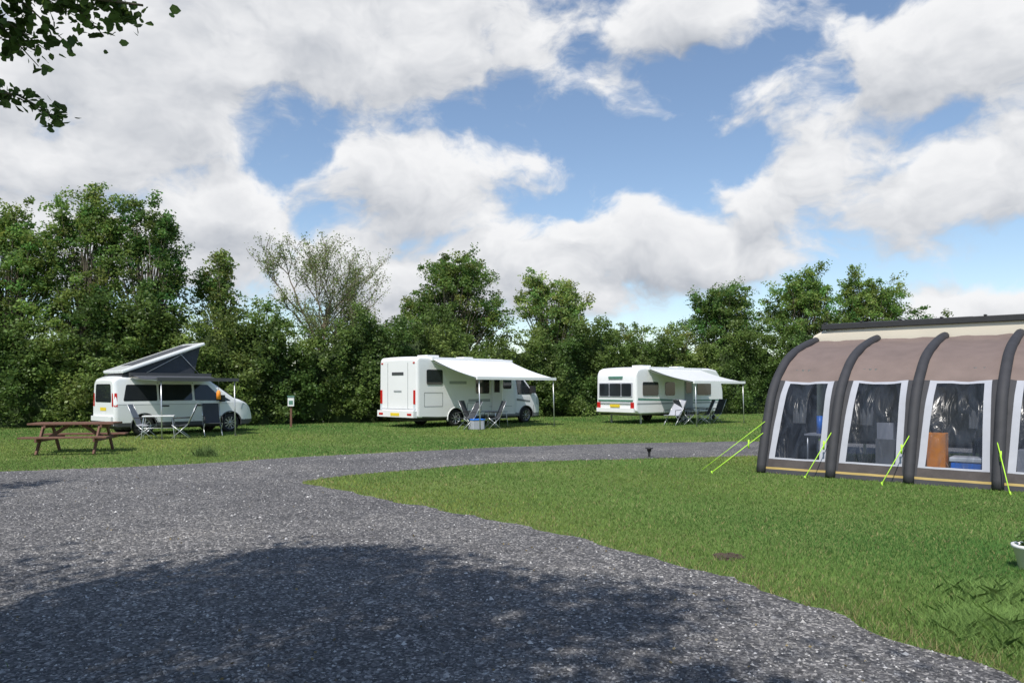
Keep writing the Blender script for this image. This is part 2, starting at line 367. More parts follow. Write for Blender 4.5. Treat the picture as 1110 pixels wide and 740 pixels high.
# ------------------------------------------------------------------ grass blades
def blades(X,Y,h,w,curve=.35):
    N=len(X); a=rng.uniform(0,6.28,N); l=rng.uniform(0,6.28,N); ln=h*curve*rng.uniform(.2,1.6,N)
    dx,dy=np.cos(a)*w/2,np.sin(a)*w/2
    B=np.stack([X,Y,np.zeros(N)],1); D=np.stack([dx,dy,np.zeros(N)],1)
    M=B+np.stack([np.cos(l)*ln*.35,np.sin(l)*ln*.35,h*.6],1); T=B+np.stack([np.cos(l)*ln,np.sin(l)*ln,h],1)
    return np.stack([B-D,B+D,M+D*.75,T,M-D*.75],1).reshape(-1,3)
def blades4(X,Y,h,w,curve):
    N=len(X); a=rng.uniform(0,6.28,N); l=rng.uniform(0,6.28,N); ln=h*curve*rng.uniform(.2,1.6,N)
    D=np.stack([np.cos(a)*w/2,np.sin(a)*w/2,np.zeros(N)],1)
    B=np.stack([X,Y,np.zeros(N)],1); T=B+np.stack([np.cos(l)*ln,np.sin(l)*ln,h],1)
    return np.stack([B-D,B+D,T+D*.25,T-D*.25],1).reshape(-1,3)
n=600000; Y=3.2*(44/3.2)**rng.uniform(0,1,n); X=rng.uniform(-1,1,n)*(.73*Y+1.0)
k=~inroad(X,Y); X,Y=X[k],Y[k]; N=len(X); ed=edge_dist(X,Y)
f=np.sin(X*1.7+Y*.6)+np.sin(X*.5-Y*1.3+2)+np.sin(X*4.1+1)*np.sin(Y*3.7)
f2=np.sin(X*.37+Y*.22+1)+np.sin(X*.21-Y*.41)+.6*np.sin(X*1.1+Y*.9); cl=f/5+.5
h=(.027+.0004*Y)*rng.uniform(.5,1.25,N)*(.8+.4*cl); w=(.0016+.00095*Y)*rng.uniform(.7,1.3,N)
near=np.exp(-((X-3.2)**2+(Y-5)**2)/1.6)*np.exp(-ed/.5); h*=1+1.2*near
c=np.array([.150,.232,.064])[None]*(rng.uniform(.72,1.28,N)*(.85+.2*cl+.08*f2))[:,None]
c[:,0]*=1+.12*f2
dry=rng.uniform(size=N)<(.07+.40*np.exp(-ed/.22)); c[dry]=np.array([.31,.28,.14])*rng.uniform(.6,1.2,dry.sum())[:,None]
y2=rng.uniform(size=N)<.2; c[y2]*=np.array([1.25,1.12,1.1])
bulkpoly('lawn_grass',blades4(X,Y,h,w,.7),4,np.clip(c,0,.6),M_blade)
def tuft(name,x,y,n,rx,ry,h,w=.007,curve=.8,col=(.13,.23,.05)):
    X=x+rng.normal(0,rx,n); Y=y+rng.normal(0,ry,n); k=~inroad(X,Y)|(rng.uniform(size=n)<.12); X,Y=X[k],Y[k]; n=len(X)
    c=np.array(col)[None]*rng.uniform(.6,1.5,n)[:,None]
    V=blades(X,Y,h*rng.uniform(.35,1.1,n)*np.exp(-((X-x)/(2.2*rx))**2-((Y-y)/(2.2*ry))**2),w*np.ones(n),curve)
    return bulkpoly(name,V,5,c,M_blade)
tg=(.21,.32,.10)
tuft('tall_grass',3.15,4.75,7500,.24,.26,.17,.0028,1.1,tg)
tuft('tall_grass',3.8,5.4,6500,.35,.35,.14,.0028,1.1,tg)
tuft('tall_grass',3.45,4.3,4500,.22,.22,.16,.0028,1.1,tg)
tuft('tall_grass',-2.95,3.75,900,.10,.3,.10,.005,.8,(.09,.14,.035))
tuft('weed_plant',-7.1,17.1,260,.16,.10,.34,.014,.6,(.13,.19,.07))
sm=MB(); pts=[]; nr=7;na=20
for i in range(nr):
    for j in range(na):
        r=i/(nr-1); a=2*math.pi*j/na; rr=r*.15*(1+.25*math.sin(3*a+1))*random.uniform(.85,1.15)
        pts.append((2.03+rr*math.cos(a)*1.0,6.95+rr*math.sin(a)*.8,.04*(1-r*r)*random.uniform(.5,1.3)+.002))
sm.mesh(pts,[(i*na+j,i*na+(j+1)%na,(i+1)*na+(j+1)%na,(i+1)*na+j) for i in range(nr-1) for j in range(na)],M_soil); sm.build('molehill')
# ------------------------------------------------------------------ hedge belt
path=[(-40,25),(-28,27.5),(-20,29),(-12,31),(-6,34.5),(-1,39),(5,42.5),(13,45),(24,47),(40,48),(60,46)]
pl=[0]
for a,b_ in zip(path[:-1],path[1:]): pl.append(pl[-1]+math.dist(a,b_))
PA=np.array(path); L=pl[-1]
def pth(s): return np.stack([np.interp(s,pl,PA[:,0]),np.interp(s,pl,PA[:,1])],-1)
def hedgeh(s): return 4.4+.5*np.sin(s*.55)+.45*np.sin(s*1.3+1)+.35*np.sin(s*2.9+2)
root=empty('hedge')
def hmass(n,per,lsize,crad,s0,s1):
    s=rng.uniform(s0,s1,n); P0=pth(s); P1=pth(s+.1); T=(P1-P0)/np.linalg.norm(P1-P0,axis=1)[:,None]; Nn=np.stack([T[:,1],-T[:,0]],1)
    H=hedgeh(s); z=H*rng.uniform(0,1,n)**.85; top=z/H
    dep=rng.uniform(-.6,.7,n)+.45*np.sin(s*1.1+z*.9)+.4*np.sin(s*2.3-z*1.7)
    C=np.stack([P0[:,0]+Nn[:,0]*dep*(1-.4*top),P0[:,1]+Nn[:,1]*dep*(1-.4*top),z+.15],1)
    cr=crad*rng.uniform(.5,1.25,n); P,k=clumpcloud(C,cr,per,.8); P[:,2]=np.abs(P[:,2])
    ton=rng.uniform(.6,1.4,n); sp=np.clip(.5+.7*np.sin(s*.8+1.3)*np.sin(s*.33+z*.6),0,1); sp2=(np.sin(s*1.9+z)>.75)
    col=np.array([.082,.142,.036])[None]*(1-sp[:,None])+np.array([.145,.205,.052])[None]*sp[:,None]
    col[sp2]*=np.array([1.25,1.15,1.2])
    c=col[k]*(ton[k]*rng.uniform(.7,1.35,len(k)))[:,None]
    bulkpoly('hedge_leaves',leafverts(P,lsize),4,np.clip(c,.003,.4),M_leaf,root)
hmass(3600,80,.128,.46,11,78)
hmass(300,90,.2,.8,0,11); hmass(350,90,.2,.8,78,L)
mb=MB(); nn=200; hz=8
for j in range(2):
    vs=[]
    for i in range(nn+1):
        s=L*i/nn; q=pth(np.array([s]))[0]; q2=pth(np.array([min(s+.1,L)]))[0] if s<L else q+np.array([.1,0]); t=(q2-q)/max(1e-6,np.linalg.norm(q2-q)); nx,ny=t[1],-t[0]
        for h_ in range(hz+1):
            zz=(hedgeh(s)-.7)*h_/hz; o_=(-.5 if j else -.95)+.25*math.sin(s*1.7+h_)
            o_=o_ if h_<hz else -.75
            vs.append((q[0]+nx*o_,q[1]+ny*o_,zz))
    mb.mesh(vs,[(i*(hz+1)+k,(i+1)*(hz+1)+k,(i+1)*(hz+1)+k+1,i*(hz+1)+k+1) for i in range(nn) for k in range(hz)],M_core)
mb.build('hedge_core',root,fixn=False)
# ------------------------------------------------------------------ trees
dk=(.098,.165,.041); md=(.132,.205,.049); lt=(.165,.235,.063)
tree('alder_tree',-20.9,30.5,9.4,[(0,0,4.8,2.1,1.7,3.3,3.4),(-.7,0,7.9,.8,.8,1.6,1),(.5,0,7.6,.6,.7,1.7,.8),(1.4,0,6.8,.7,.9,1.6,.8)],330,90,.125,md,.44)
tree('alder_tree',-18.0,31.3,10.4,[(0,0,4.9,2.0,1.7,3.5,3.4),(.2,0,8.8,.6,.7,1.5,.9),(-1.0,0,7.8,.7,.7,1.7,.9),(1.1,0,8.0,.6,.7,1.6,.9)],350,90,.125,md,.42)
tree('alder_tree',-15.4,31.2,9.7,[(0,0,4.7,1.7,1.5,3.3,3.2),(-.6,0,7.9,.6,.6,1.5,.9),(.5,0,8.2,.55,.6,1.4,.9),(1.1,0,6.6,.55,.6,1.4,.6)],300,90,.125,dk,.42)
tree('alder_tree',-13.2,33.4,8.0,[(0,0,4.2,1.3,1.3,2.7,3),(.1,0,6.7,.6,.6,1.3,1),(-.7,0,6.0,.45,.5,1.1,.5)],170,90,.125,lt,.40)
tree('alder_tree',-25.5,28.5,9.2,[(0,0,4.9,2.4,2.2,3.8,3)],150,110,.16,dk,.55)
tree('hazel_tree',-11.0,33.5,5.9,[(0,0,3.4,1.7,1.5,2.2,1)],130,90,.125,md,.42)
tree('hazel_tree',-6.0,38,5.6,[(0,0,3.6,2.0,1.6,1.8,1)],130,90,.125,md,.42)
tree('maple_tree',-3.3,41,9.6,[(0,0,6.2,2.6,2.2,2.5,3),(.3,0,7.9,1.8,1.5,1.4,1.6),(-2.0,0,5.2,1.1,1.2,1.7,.8),(2.2,0,5.0,1.1,1.2,1.6,.8)],400,90,.135,md,.46)
tree('maple_tree',2.4,44,8.6,[(0,0,5.4,2.2,1.9,2.2,3),(-.8,0,7.1,1.2,1.1,1.2,1.1),(1.0,0,6.8,1.2,1.0,1.3,1)],260,90,.135,lt,.45)
tree('hazel_tree',6.3,45,5.9,[(0,0,3.8,2.6,1.6,2.0,1)],140,90,.135,md,.45)
tree('hazel_tree',10.0,46,5.7,[(0,0,3.6,2.2,1.6,1.9,1)],110,90,.135,lt,.45)
tree('oak_tree',13.9,47.5,8.6,[(0,0,5.4,3.0,2.2,2.5,3),(-.5,0,6.9,2.0,1.7,1.4,1.5)],330,90,.145,dk,.5)
tree('oak_tree',19.4,49.5,10.0,[(0,0,6.0,3.0,2.4,3.0,3),(.4,0,8.0,1.7,1.5,1.7,1.2)],330,90,.145,md,.5)
tree('oak_tree',23.8,49.5,9.7,[(0,0,5.8,2.8,2.3,2.9,3),(-.7,0,8.0,1.2,1.1,1.4,.8),(1.2,0,7.4,1.2,1.2,1.5,.8)],300,90,.145,md,.5)
tree('oak_tree',28.5,50,8,[(0,0,4.2,2.6,2.3,2.6,3)],130,100,.16,dk,.55)
M_twig=pm('twig',(.19,.155,.11),.9,var=.2)
def sparse(name,x,y,h,seed):
    root=empty(name,(x,y,0)); rs=random.Random(seed); mb=MB(); tips=[]; B=[]
    def br(p,d,l,r,lv):
        pts=[p];q=p
        for i in range(4):
            d=(d+Vector((rs.uniform(-.16,.16),rs.uniform(-.16,.16),.08))).normalized(); q=q+d*l/4; pts.append(q)
            if lv>=2: tips.append(q)
        B.append((pts,r))
        if lv>=5: return
        nk=7 if lv==0 else rs.choice([3,3,4])
        for k in range(nk):
            a=rs.uniform(0,6.28); sp=rs.uniform(.35,.9) if lv else rs.uniform(.3,.75); b_=Vector((math.cos(a),math.sin(a),0))
            nd=(d+b_*sp+Vector((0,0,.14))).normalized(); br(pts[rs.choice([1,2,3,4,4])],nd,l*rs.uniform(.6,.78),r*.55,lv+1)
    br(Vector((0,0,0)),Vector((0,0,1)),h*.40,.15,0)
    T=np.array([tuple(t) for t in tips]); zs=h/np.percentile(T[:,2],99.5); xs_=2.9/np.percentile(np.abs(T[:,0]),97)
    S=lambda v: Vector((v.x*min(1.3,xs_),v.y*min(1,xs_),v.z*zs))
    for pts,r in B: mb.tube([S(q) for q in pts],[max(.009,r*(1-.13*i)) for i in range(5)],M_twig,4,False)
    mb.build('branches',root,fixn=False)
    T=T*np.array([min(1.3,xs_),min(1,xs_),zs]); k=rng.integers(0,len(T),21000); P=T[k]+rng.normal(0,.12,(len(k),3))
    c=np.array([.17,.225,.07])[None]*rng.uniform(.6,1.4,len(k))[:,None]
    bulkpoly('foliage',leafverts(P,.09),4,c,M_leaf,root)
sparse('birch_tree',-9.25,36.3,8.8,12)
t1=tree('alder_tree',-6.3,-1.6,9,[(2.7,1.35,6.3,3.2,3.1,1.7,1)],170,210,.13,dk,.75,.2,.8,wood=1.)
tree('alder_tree',-11.2,7.0,8,[(0,0,5.2,2.0,2.0,2.0,1)],70,200,.14,dk,.7,.17)
rs=random.Random(4); mb=MB(); LC=[]
ox,oy=-6.3,-1.6
def twig(pts,r,nleaf,spread=.09):
    P=[Vector(p)-Vector((ox,oy,0)) for p in pts]; mb.tube(P,[r*(1-.75*i/(len(P)-1)) for i in range(len(P))],M_bark,5,False)
    for a,b_ in zip(P[:-1],P[1:]):
        for _ in range(nleaf):
            q=a.lerp(b_,rs.random())+Vector((rs.gauss(0,spread),rs.gauss(0,spread),rs.gauss(0,spread*.8))); LC.append(tuple(q))
twig([(-4.4,2.4,5.0),(-3.9,3.7,4.4),(-3.3,4.4,4.15),(-2.75,4.55,4.02),(-2.3,4.6,3.98)],.03,50,.1)
for (a,b_) in [((-3.6,4.2,4.25),(-3.15,4.5,3.65)),((-3.4,4.4,4.2),(-2.75,4.6,3.72)),((-3.0,4.5,4.1),(-2.6,4.7,3.84)),((-2.7,4.55,4.03),(-2.42,4.7,3.92)),((-3.7,4.2,4.1),(-3.2,4.6,3.40)),((-3.3,4.6,3.45),(-2.85,4.65,3.28)),((-3.8,4.3,4.0),(-3.25,4.4,3.6)),((-3.4,4.3,4.2),(-3.0,4.6,3.86)),((-3.5,4.3,4.1),(-2.95,4.6,3.6)),((-3.6,4.3,4.0),(-3.1,4.6,3.75)),((-3.5,4.3,4.2),(-2.7,4.6,3.9)),((-3.5,4.4,4.0),(-2.9,4.6,3.7))]:
    A=Vector(a);B=Vector(b_); twig([A,A.lerp(B,.35)+Vector((.05,0,.04)),A.lerp(B,.7)+Vector((.03,0,.02)),B],.010,34,.05)
mb.build('overhanging_branch',t1,fixn=False)
LC=np.array(LC); c=np.array([.075,.125,.03])[None]*rng.uniform(.5,1.5,len(LC))[:,None]
bulkpoly('branch_leaves',leafverts(LC,.063,True,.3),6,c,M_leaf,t1)
# ------------------------------------------------------------------ CAMPER VAN
def xsr(a,b,st): 
    n=int(round((b-a)/st)); return [a+(b-a)*i/n for i in range(n+1)]
th=R(48); van=empty('camper_van',(-12.8,23.75,0),th)
vr=empty('body_frame',(0,.95,0)); vr.parent=van
zt=lin([(0,1.80),(.04,1.88),(.2,1.96),(2.0,1.99),(2.9,1.96),(3.2,1.89),(4.08,1.24),(4.3,1.18),(4.62,1.05),(4.78,.92),(4.86,.75),(4.9,.6)])
zb=lin([(0,.36),(.1,.3),(4.7,.27),(4.9,.36)])
def hw(x,z):
    w=.95-.02*max(0,(.6-z))-.17*max(0,z-1.08)
    if x>4.2: w-= .30*((x-4.2)/.7)**2
    if x<.12: w-= .05*((.12-x)/.12)**2
    return w
wr,wf=.93,3.93
def cls(x,y,z):
    if z<.72 and abs(y)>.6:
        for wx in (wr,wf):
            if math.hypot(x-wx,z-.34)<.40: return None
    if z<.45: return 1
    return 0
xs=[0,.015,.04,.08]+xsr(.12,4.72,.04)+[4.76,4.8,4.84,4.87,4.9]
hull(vr,'body',xs,zb,zt,hw,[M_white,M_dgrey],cls,.13,40)
d=MB()
for s in (-1,1):
    for P in ([(.28,1.16),(1.36,1.16),(1.36,1.70),(.40,1.70)],[(1.43,1.16),(2.55,1.16),(2.55,1.71),(1.43,1.71)],[(2.63,1.16),(3.62,1.14),(3.5,1.32),(3.12,1.70),(2.63,1.71)],[(3.66,1.13),(3.95,1.13),(3.6,1.36)]):
        sidepanel(d,rpoly(P,.05),hw,M_glass,.006,s)
    for x in (1.395,2.59,3.74): sidepanel(d,rect(x-.008,.47,x+.008,1.14 if x>3 else 1.78),hw,M_dgrey,.003,s)
    sidepanel(d,rect(.1,1.03,3.9,1.045),hw,M_gstr,.003,s)
    sidepanel(d,rect(1.5,.96,1.74,1.01),hw,M_black,.02,s); sidepanel(d,rect(2.7,.96,2.92,1.01),hw,M_black,.02,s)
    d.box((3.5,-1.16,1.1),(3.62,-.96,1.34),M_black) if s<0 else d.box((3.5,.96,1.1),(3.62,1.16,1.34),M_black)
    d.poly([(-.006,s*y,z) for y,z in rpoly([(.76,.98),(.88,.98),(.84,1.42),(.76,1.42)],.03)],M_red)
    d.poly([(x,s*(hw(x,z)+.008),z) for x,z in rpoly([(.0,.98),(.1,.98),(.1,1.42),(.03,1.42)],.02)],M_red)
    sidepanel(d,rpoly([(4.3,.82),(4.72,.80),(4.70,.93),(4.4,1.06)],.04),hw,M_lamp,.01,s)
    archtrim(d,wr,s*.945,.34,.41,M_dgrey,.022); archtrim(d,wf,s*.945,.34,.41,M_dgrey,.022)
    wheel(d,wr,s*.82,.34,.22,s); wheel(d,wf,s*.82,.34,.22,s)
for wx in (wr,wf): d.box((wx-.42,-.68,.3),(wx+.42,.68,.85),M_black)
d.box((.3,-.7,.22),(4.5,.7,.45),M_black)
d.poly([(-.006,y,z) for y,z in rpoly([(-.70,1.12),(.70,1.12),(.64,1.72),(-.64,1.72)],.08)],M_glass)
d.poly([(-.008,y,z) for y,z in rect(-.26,.84,.26,.95)],M_yel)
d.box((-.08,-.88,.5),(.06,.88,.66),M_white); d.box((-.075,-.87,.36),(.06,.87,.5),M_dgrey)
d.poly([(x,y*(1-(4.05-x)*.1),zt(x)+.035) for x,y in [(3.24,-.72),(4.04,-.86),(4.04,0),(4.04,.86),(3.24,.72),(3.24,0)]],M_glass)
d.box((4.885,-.5,.52),(4.915,.5,.66),M_black); d.box((4.8,-.55,.78),(4.875,.55,.90),M_black)
d.build('trim_windows_and_wheels',vr)
q=MB(); x0,z0,x1,z1=.28,2.06,3.05,3.10; w=.72
def pz(x): return z0+(z1-z0)*(x-x0)/(x1-x0)
for s in (-1,1): q.poly([(x0+.1,s*w*.95,2.0),(x1-.35,s*w*.95,2.0),(x1-.12,s*w,pz(x1-.12)),(x0+.1,s*w,pz(x0+.1))],M_canvas)
q.poly([(x1-.35,-w*.95,2.0),(x1-.35,w*.95,2.0),(x1-.12,w,pz(x1-.12)),(x1-.12,-w,pz(x1-.12))],M_canvas)
q.build('popup_canvas',vr,fixn=False)
q=MB(); q.beam((x0,0,z0+.05),(x1,0,z1+.05),1.66,.11,M_white)
q.build('popup_roof',vr,.035)
q=MB(); q.beam((x0+.45,0,pz(x0+.45)+.112),(x1-.30,0,pz(x1-.30)+.112),.92,.014,M_dgrey)
q.beam((x0+.45,0,pz(x0+.45)+.12),(x1-.30,0,pz(x1-.30)+.12),.03,.016,M_lgrey)
q.build('popup_roof_panel',vr)
q=MB(); q.tube([(1.0,-w-.02,2.05),(x1-.5,-w-.02,pz(x1-.5))],.012,M_alu,6); q.tube([(2.9,-w-.02,2.05),(2.2,-w-.02,pz(2.2))],.012,M_alu,6)
q.box((.3,-.78,1.97),(3.0,.78,2.03),M_dgrey); q.build('popup_struts',vr)
awning(vr,.55,3.15,-.93,2.0,2.0,1.88,M_awnd,True,M_dgrey)
# ------------------------------------------------------------------ MOTORHOME
th=R(46); mh=empty('motorhome',(-3.72,28.9,0),th); mh.scale=(1.05,1.06,1.); mr_=empty('body_frame',(0,1.16,0)); mr_.parent=mh
zt2=lin([(0,2.66),(.03,2.76),(.12,2.82),(4.6,2.84),(5.0,2.80),(5.5,2.60),(5.85,2.36),(5.95,2.25),(6.62,1.46),(6.85,1.36),(7.1,1.16),(7.2,1.0),(7.28,.8),(7.3,.6)])
zb2=lin([(0,.48),(.1,.42),(1,.38),(5.2,.34),(7.2,.28),(7.3,.35)])
def hw2(x,z):
    w=1.16-.012*max(0,z-1.5)
    if x>5.15: 
        t=min(1,(x-5.15)/.45); t=t*t*(3-2*t); low=1 if z<2.0 else max(0,1-(z-2.0)/.4); w-=.16*t*low
        if z>1.2: w-=.10*t*low*min(1,(z-1.2)/.8)
    if x>6.6: w-=.28*((x-6.6)/.7)**2
    if x<.1: w-=.06*((.1-x)/.1)**2
    return w
w1,w2=1.95,6.15
def cls2(x,y,z):
    if z<.78 and abs(y)>.7:
        for wx in (w1,w2):
            if math.hypot(x-wx,z-.35)<.43: return None
    if z<.46 and (x>5.2 or .2<x<5.2 and z<.44): return 1
    return 0
hull(mr_,'body',[0,.012,.03,.06]+xsr(.1,7.1,.05)+[7.15,7.2,7.24,7.28,7.3],zb2,zt2,hw2,[M_white2,M_grey],cls2,.10,44)
d=MB()
for s in (-1,1):
    for P in (rect(.45,1.72,1.25,2.32),rect(3.0,1.35,3.75,2.0),rect(4.55,1.55,5.05,2.05)):
        sidepanel(d,rpoly(P,.08),hw2,M_glass,.02,s)
    for a,b_ in ((5.62,5.9),(5.9,6.2),(6.2,6.5)):
        t0=min(2.05,zt2(a)-.16); t1=min(2.05,zt2(b_)-.16)
        sidepanel(d,[(a,1.30),(b_,1.30),(b_,max(1.31,t1)),(a,t0)],hw2,M_glass,.012,s)
    for x in (5.5,6.62): sidepanel(d,rect(x-.01,.45,x+.01,1.9 if x<6 else 1.28),hw2,M_black,.004,s)
    sidepanel(d,rect(.05,.78,5.1,.80),hw2,M_gstr,.004,s)
    sidepanel(d,rect(2.6,1.0,3.8,1.12),hw2,M_gstr,.004,s); sidepanel(d,rect(4.6,1.0,5.4,1.12),hw2,M_gstr,.004,s)
    sidepanel(d,[(5.55,1.02),(6.4,.95),(6.4,1.02),(5.55,1.12)],hw2,M_grey,.006,s)
    sidepanel(d,rect(1.6,1.75,2.5,1.87),hw2,M_gstr,.006,s)
    for P in (rect(.35,.85,1.25,1.4),rect(2.55,.55,3.3,.95)):
        for i in range(4):
            (a,b_),(c_,e)=P[i],P[(i+1)%4]
            if abs(a-c_)<1e-6: sidepanel(d,rect(a-.009,min(b_,e),a+.009,max(b_,e)),hw2,M_grey,.005,s)
            else: sidepanel(d,rect(min(a,c_),b_-.009,max(a,c_),b_+.009),hw2,M_grey,.007,s)
    sidepanel(d,rpoly([(6.8,.85),(7.08,.8),(7.05,1.08),(6.85,1.2)],.05),hw2,M_lamp,.012,s)
    archtrim(d,w1,s*1.15,.35,.44,M_white2,.03); archtrim(d,w2,s*1.0,.35,.43,M_dgrey,.03)
    wheel(d,w1,s*1.02,.35,.22,s,8); wheel(d,w2,s*.88,.35,.22,s,8)
    d.box((6.35,1.02 if s>0 else -1.25,1.35),(6.5,1.25 if s>0 else -1.02,1.68),M_black)
    d.box((-.03,s*1.02-.05,.95),(.02,s*1.02+.05,1.5),M_red); d.box((-.03,s*1.02-.05,.72),(.02,s*1.02+.05,.93),M_lamp)
    d.box((-.02,s*.98-.05,2.56),(.02,s*.98+.05,2.61),M_red)
for wx in (w1,w2): d.box((wx-.46,-.75,.3),(wx+.46,.75,.9),M_black)
d.box((.2,-.85,.26),(7.0,.75,.5),M_black)
sidepanel(d,rpoly(rect(3.95,.5,4.5,2.3),.06),hw2,M_black,.012,-1)  # flat black panel paints the shaded interior behind the open door
d.box((3.9,-1.75,.52),(3.95,-1.19,2.28),M_white2)
d.box((3.89,-1.62,1.4),(3.96,-1.32,2.0),M_glass)
d.poly([(-.012,y,z) for y,z in rpoly(rect(-.36,2.10,.36,2.22),.02)],M_dgrey)
d.poly([(-.012,y,z) for y,z in rpoly(rect(-.24,1.42,.24,1.49),.02)],M_gstr)
for i in (-1,1): d.box((-.014,i*.62-.007,.76),(.0,i*.62+.007,2.6),M_gstr)
d.box((-.015,-1.1,.74),(0,1.1,.755),M_gstr)
d.box((-.14,-1.12,.42),(.05,1.12,.68),M_white2)
d.box((-.15,-.27,.47),(-.13,.27,.59),M_yel)
d.box((-.15,.75,.5),(-.13,1.0,.58),M_red); d.box((-.15,-1.0,.5),(-.13,-.75,.58),M_red)
d.poly([(x,y,zt2(x)+.03) for x,y in [(5.98,-.82),(6.6,-.84),(6.6,0),(6.6,.84),(5.98,.82),(5.98,0)]],M_glass)
d.box((7.24,-.5,.85),(7.3,.5,1.0),M_black); d.box((7.28,-.6,.45),(7.32,.6,.62),M_black)
d.box((1.2,-.3,2.83),(1.8,.3,2.95),M_white2); d.box((3.2,-.25,2.83),(3.7,.25,2.93),M_white2); d.box((4.9,-.35,2.8),(5.4,.35,2.86),M_glass)
d.build('trim_windows_and_wheels',mr_)
awning(mr_,.75,5.0,-1.2,2.72,2.4,1.98,M_awnw,True,M_white2)
# ------------------------------------------------------------------ CARAVANS
def caravan(loc,th,Lc,H,mat,stripe=True,tint=M_glass,roofm=None,awn=None):
    cv=empty('caravan',loc,th); cr=empty('body_frame',(0,1.15,0)); cr.parent=cv
    zt3=lin([(0,H*.62),(.02,H*.80),(.06,H*.88),(.16,H*.945),(.34,H*.975),(.7,H*.99),(1.5,H),(Lc-1.2,H),(Lc-.6,H*.97),(Lc-.3,H*.86),(Lc-.1,H*.6),(Lc,H*.42)])
    zb3=lin([(0,.62),(.25,.46),(Lc-.3,.46),(Lc,.6)])
    def hw3(x,z):
        w=1.15-.01*max(0,z-1)
        if x<.12: w-=.08*((.12-x)/.12)**2
        if x>Lc-.12: w-=.08*((x-Lc+.12)/.12)**2
        return w
    wx=Lc*.52
    def c3(x,y,z):
        if z<.75 and abs(y)>.8 and math.hypot(x-wx,z-.33)<.40: return None
        return 0
    hull(cr,'body',[0,.01,.02,.04,.06,.09,.12,.16,.22,.28,.34]+xsr(.4,Lc-.3,.05)+[Lc-.2,Lc-.15,Lc-.1,Lc-.05,Lc-.02,Lc],zb3,zt3,hw3,[mat],c3,.09,34)
    d=MB()
    for s in (-1,1):
        for P in (rect(.45,1.25,1.55,1.85),rect(2.05,1.25,2.75,1.85),rect(4.5,1.25,5.6,1.85)):
            sidepanel(d,rpoly(P,.09),hw3,tint,.025,s); 
        if stripe:
            sidepanel(d,[(.15,1.05),(2.6,1.0),(2.6,1.07),(.15,1.15)],hw3,M_green,.006,s)
            sidepanel(d,rect(.1,.86,Lc-.3,.93),hw3,M_gstr,.006,s); sidepanel(d,rect(4.2,.98,Lc-.3,1.04),hw3,M_green,.006,s)
        archtrim(d,wx,s*1.14,.33,.41,M_lgrey,.03)
        wheel(d,wx,s*1.02,.33,.19,s,8)
        d.box((-.035,s*.97-.09,.70),(.04,s*.97+.09,.95),M_red)
        d.box((Lc*.1,s*.85-.03,.0),(Lc*.1+.06,s*.85+.03,.5),M_alu); d.box((Lc*.9,s*.85-.03,.0),(Lc*.9+.06,s*.85+.03,.5),M_alu)
    sidepanel(d,rpoly(rect(3.5,.5,4.15,2.25),.07),hw3,M_lgrey,.010,-1)
    sidepanel(d,rpoly(rect(3.62,1.35,4.03,1.95),.06),hw3,tint,.018,-1)
    d.box((wx-.43,-.78,.28),(wx+.43,.78,.8),M_black); d.box((.4,-.6,.36),(Lc-.3,.6,.5),M_grey)
    for a,b_ in ((-.92,-.36),(-.33,.33),(.36,.92)):
        d.poly([(-.034,y,z) for y,z in rpoly(rect(a,1.22,b_,1.78),.07)],tint)
    d.box((-.028,-.97,1.19),(.08,.97,1.81),M_lgrey)
    if stripe: d.box((-.03,-1.0,.88),(.03,1.0,.93),M_gstr); d.box((-.03,-1.0,1.0),(.03,1.0,1.07),M_green); d.box((-.03,-.4,2.0),(.05,.4,2.1),M_green)
    d.box((-.06,-1.08,.52),(.06,1.08,.70),mat); d.box((-.075,-.27,.74),(-.03,.27,.86),M_yel)
    d.beam((Lc-.1,.55,.42),(Lc+1.1,0,.42),.07,.09,M_alu); d.beam((Lc-.1,-.55,.42),(Lc+1.1,0,.42),.07,.09,M_alu)
    d.tube([(Lc+.9,.05,.0),(Lc+.9,.05,.75)],.03,M_alu,8); d.revolve([(.001,-.04),(.11,-.04),(.11,.04),(.001,.04)],(Lc+.9,.05,.11),M_tyre,16)
    d.box((1.5,-.3,H),(2.1,.3,H+.1),M_white2); d.box((4.2,-.25,H),(4.7,.25,H+.09),M_white2)
    d.build('trim_windows_and_wheels',cr)
    if awn: awning(cr,*awn)
    return cv,cr
caravan((5.35,31.9,0),R(41),6.7,2.52,M_white2,True,M_glass,None,(.9,4.7,-1.2,2.42,2.3,1.85,M_awng,True,M_white2))
# ------------------------------------------------------------------ AWNING TENT
ux,uy=.77,-.64; n_=math.hypot(ux,uy); ux/=n_;uy/=n_; thT=math.atan2(uy,ux)
tent=empty('awning_tent',(4.69,13.9,0),thT)
prof=[(0,0),(.05,.2),(.12,.42),(.32,.95),(.50,1.35),(.66,1.58),(.88,1.80),(1.3,2.10),(1.7,2.27),(2.1,2.39),(2.7,2.53),(3.2,2.62)]
pt=np.array([a for a,b_ in prof]); pzv=np.array([b_ for a,b_ in prof])
cum=np.concatenate([[0],np.cumsum(np.hypot(np.diff(pt),np.diff(pzv)))])
def cr_(q,arr):
    i=int(np.clip(np.searchsorted(cum,q)-1,0,len(cum)-2)); t=(q-cum[i])/(cum[i+1]-cum[i])
    p0=arr[max(0,i-1)];p1=arr[i];p2=arr[i+1];p3=arr[min(len(arr)-1,i+2)]
    return .5*((2*p1)+(p2-p0)*t+(2*p0-5*p1+4*p2-p3)*t*t+(3*p1-p0-3*p2+p3)*t**3)
def PR(q): return cr_(q,pt),cr_(q,pzv)
BAY=1.25; NB=4
